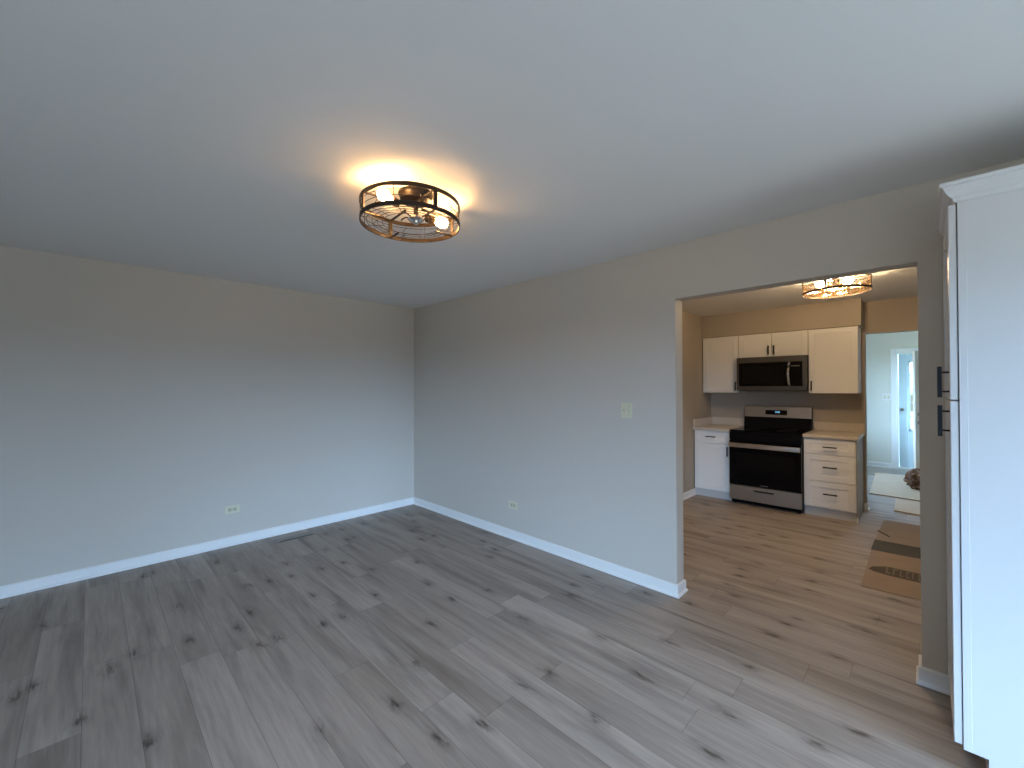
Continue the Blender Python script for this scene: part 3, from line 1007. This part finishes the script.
def outlet(M, loc, u, v, label):
    t = thing('wall_outlet', loc, label, 'outlet', 'living room outlets')
    MB().box(u - 0.058, u + 0.058, 0, 0.006, v - 0.036, v + 0.036, 0.0022, M, 2).build('cover_plate', M_IVORY, t)
    for k in (-1, 1):
        r = MB().box(u + k * 0.0195 - 0.0145, u + k * 0.0195 + 0.0145, 0.004, 0.0078, v - 0.0165, v + 0.0165, 0.002, M, 2).build('receptacle', M_IVORY2, t)
        s = MB()
        slot_row(s, M, u + k * 0.0195, v, True)
        s.build('slots', M_DARK, r)
    MB().box(u - 0.003, u + 0.003, 0.0055, 0.0072, v - 0.003, v + 0.003, 0.001, M).build('screw', M_STEEL, t)
    return t


MLW = Matrix(((1, 0, 0, 0), (0, -1, 0, YA), (0, 0, 1, 0), (0, 0, 0, 1)))
MRW = front_matrix('-x', XB)
outlet(MLW, (0.928, YA, 0.329), 0.928, 0.329, 'ivory horizontal outlet low on the left wall')
outlet(MRW, (XB, 2.802, 0.321), 2.802, 0.321, 'ivory horizontal outlet low on the right wall, left of the kitchen opening')
t = thing('light_switch', (XB, 1.598, 1.272), 'ivory two-toggle light switch on the right wall beside the kitchen opening', 'switch')
MB().box(1.598 - 0.045, 1.598 + 0.045, 0, 0.006, 1.272 - 0.0585, 1.272 + 0.0585, 0.0024, MRW, 2).build('cover_plate', M_IVORY, t)
for k in (-1, 1):
    m = MB().box(1.598 + k * 0.020 - 0.005, 1.598 + k * 0.020 + 0.005, 0.004, 0.0075, 1.272 - 0.012, 1.272 + 0.012, 0.001, MRW)
    m.prism([MRW @ Vector(p) for p in ((1.598 + k * 0.020 - 0.0038, 0.006, 1.268), (1.598 + k * 0.020 - 0.0038, 0.006, 1.280), (1.598 + k * 0.020 - 0.0038, 0.019, 1.283), (1.598 + k * 0.020 - 0.0038, 0.019, 1.277))], MRW.to_3x3() @ Vector((0.0076, 0, 0)))
    m.build('toggle', M_IVORY2, t)
for k in (-1, 1):
    for dz in (-0.030, 0.030):
        MB().box(1.598 + k * 0.020 - 0.003, 1.598 + k * 0.020 + 0.003, 0.0055, 0.007, 1.272 + dz - 0.003, 1.272 + dz + 0.003, 0.001, MRW).build('screw', M_IVORY2, t)
MEW = front_matrix('-x', EX1)
t = thing('light_switch', (EX1, 0.468, 1.265), 'white two-rocker light switch on the far entry wall beside the glazed door', 'switch')
MB().box(0.468 - 0.058, 0.468 + 0.058, 0, 0.006, 1.265 - 0.058, 1.265 + 0.058, 0.0024, MEW, 2).build('cover_plate', M_WHITEPL, t)
for k in (-1, 1):
    MB().box(0.468 + k * 0.024 - 0.016, 0.468 + k * 0.024 + 0.016, 0.005, 0.0105, 1.265 - 0.033, 1.265 + 0.033, 0.002, MEW).build('rocker', M_IVORY, t)

t = thing('floor_register', (1.41, 4.352, 0), 'narrow grey-brown floor register in the planks below the left wall', 'vent')
m = MB()
x0, x1, y0, y1 = 1.225, 1.575, 4.288, 4.398
m.box(x0, x1, y0, y0 + 0.006, 0, 0.003, 0.001).box(x0, x1, y1 - 0.018, y1, 0, 0.005, 0.0015).box(x0, x0 + 0.02, y0, y1, 0, 0.005, 0.0015).box(x1 - 0.02, x1, y0, y1, 0, 0.005, 0.0015)
for k in range(4):                       # louvres tilted almost shut, the nearest slot open
    yy = y0 + 0.036 + k * 0.0145
    m.box(x0 + 0.015, x1 - 0.015, yy, yy + 0.0135, 0.001, 0.0042)
m.build('grille', M_REG, t)
MB().box(x0 + 0.01, x1 - 0.01, y0 + 0.004, y1 - 0.012, 0.0002, 0.0010).build('duct_opening', M_DARK, t)


# ------------------------------------------------------------------ cardboard on the floor
def sheet(pts, z, th, bend=0.0):
    """flat board of given outline with slightly wavering thickness edges"""
    m = MB()
    m.prism([(x, y, z) for x, y in pts], (0, 0, th))
    return m


t = thing('cardboard_sheet', (5.0, -0.15, 0), 'flattened brown cardboard carton with a dark tape band on the kitchen floor', 'cardboard')
main = sheet([(3.935, 0.335), (5.215, 0.338), (5.225, -0.62), (3.99, -0.64)], 0.0, 0.006).build('panel', M_CARD, t)
sheet([(5.222, 0.335), (6.02, 0.318), (6.06, 0.30), (6.06, -0.60), (5.235, -0.62)], 0.0, 0.0055).build('flap', M_CARD, t)
sheet([(4.868, 0.342), (5.212, 0.338), (5.218, -0.61), (4.905, -0.62)], 0.0062, 0.0012).build('tape_band', M_TAPE, main)
m = MB()
m.prism([(4.345, 0.322, 0.0062), (4.42, 0.30, 0.0062), (4.49, 0.22, 0.0062), (4.50, -0.50, 0.0062), (4.29, -0.50, 0.0062), (4.285, 0.20, 0.0062), (4.31, 0.29, 0.0062)], (0, 0, 0.0006))
pb = m.build('print_band', M_PRINT2, main)
m = MB()
yy = 0.22
for k in range(15):
    wdt = random.choice((0.022, 0.028, 0.034))
    a = 4.315 + random.uniform(0, 0.01)
    m.box(a, a + 0.155, yy - wdt * 0.35, yy, 0.0068, 0.0072)
    if k % 3 != 1:
        m.box(a, a + 0.03, yy - wdt, yy, 0.0068, 0.0072)
    if k % 2:
        m.box(a + 0.125, a + 0.155, yy - wdt, yy, 0.0068, 0.0072)
    yy -= wdt + 0.012
m.build('print_lettering', M_PRINT, pb)
m = MB().tube([(5.55, 0.335, 0.008), (5.47, 0.29, 0.010), (5.40, 0.245, 0.008)], 0.005, 6)
m.build('torn_edge', M_TAPE, t)

m = sheet([(7.41, 0.530), (9.02, 0.572), (9.06, -0.70), (7.26, -0.72)], 0.0, 0.016)
m.build('cardboard_sheet', M_CARDL, origin=(8.2, 0, 0), label='large pale flattened cardboard sheet lying in the entry beyond the doorway', category='cardboard', group='cardboard on the entry floor')
m = sheet([(9.075, 0.598), (9.33, 0.580), (9.35, -0.55), (9.085, -0.55)], 0.0, 0.006)
m.build('cardboard_sheet', M_CARDL, origin=(9.2, 0, 0), label='narrow cardboard strip lying closest to the glazed entry door', category='cardboard', group='cardboard on the entry floor')
m = sheet([(6.56, 0.252), (7.25, 0.264), (7.24, -0.60), (6.44, -0.62)], 0.0, 0.016)
m.build('cardboard_sheet', M_CARDL, origin=(6.9, 0, 0), label='smaller pale cardboard piece on the floor just inside the doorway', category='cardboard', group='cardboard on the entry floor')

# crumpled paper wad
pc = Vector((8.12, 0.045, 0.147))
bm = bmesh.new()
bmesh.ops.create_icosphere(bm, subdivisions=4, radius=1.0)
for v in bm.verts:
    n = v.co.normalized()
    # sharp creases: folded cells of two sizes
    c1 = noise.cell_vector(n * 2.3 + Vector((3.1, 0.7, 5.2)))
    d1 = noise.voronoi(n * 1.9 + Vector((4.0, 1.0, 2.0)))[0]
    d2 = noise.voronoi(n * 4.6 + Vector((9.0, 3.0, 7.0)))[0]
    k = 1.12 - 0.62 * (d1[1] - d1[0]) - 0.40 * (d2[1] - d2[0]) + 0.05 * c1.x
    v.co = Vector((n.x * 0.165 * k, n.y * 0.150 * k, max(-0.130, n.z * 0.150 * k)))
mb = MB()
mb._join(bm, Matrix.Translation(pc))
mb.build('paper_wad', M_PAPER, origin=(pc.x, pc.y, 0.016), label='crumpled brown kraft paper wad on the pale cardboard in the entry', category='paper')
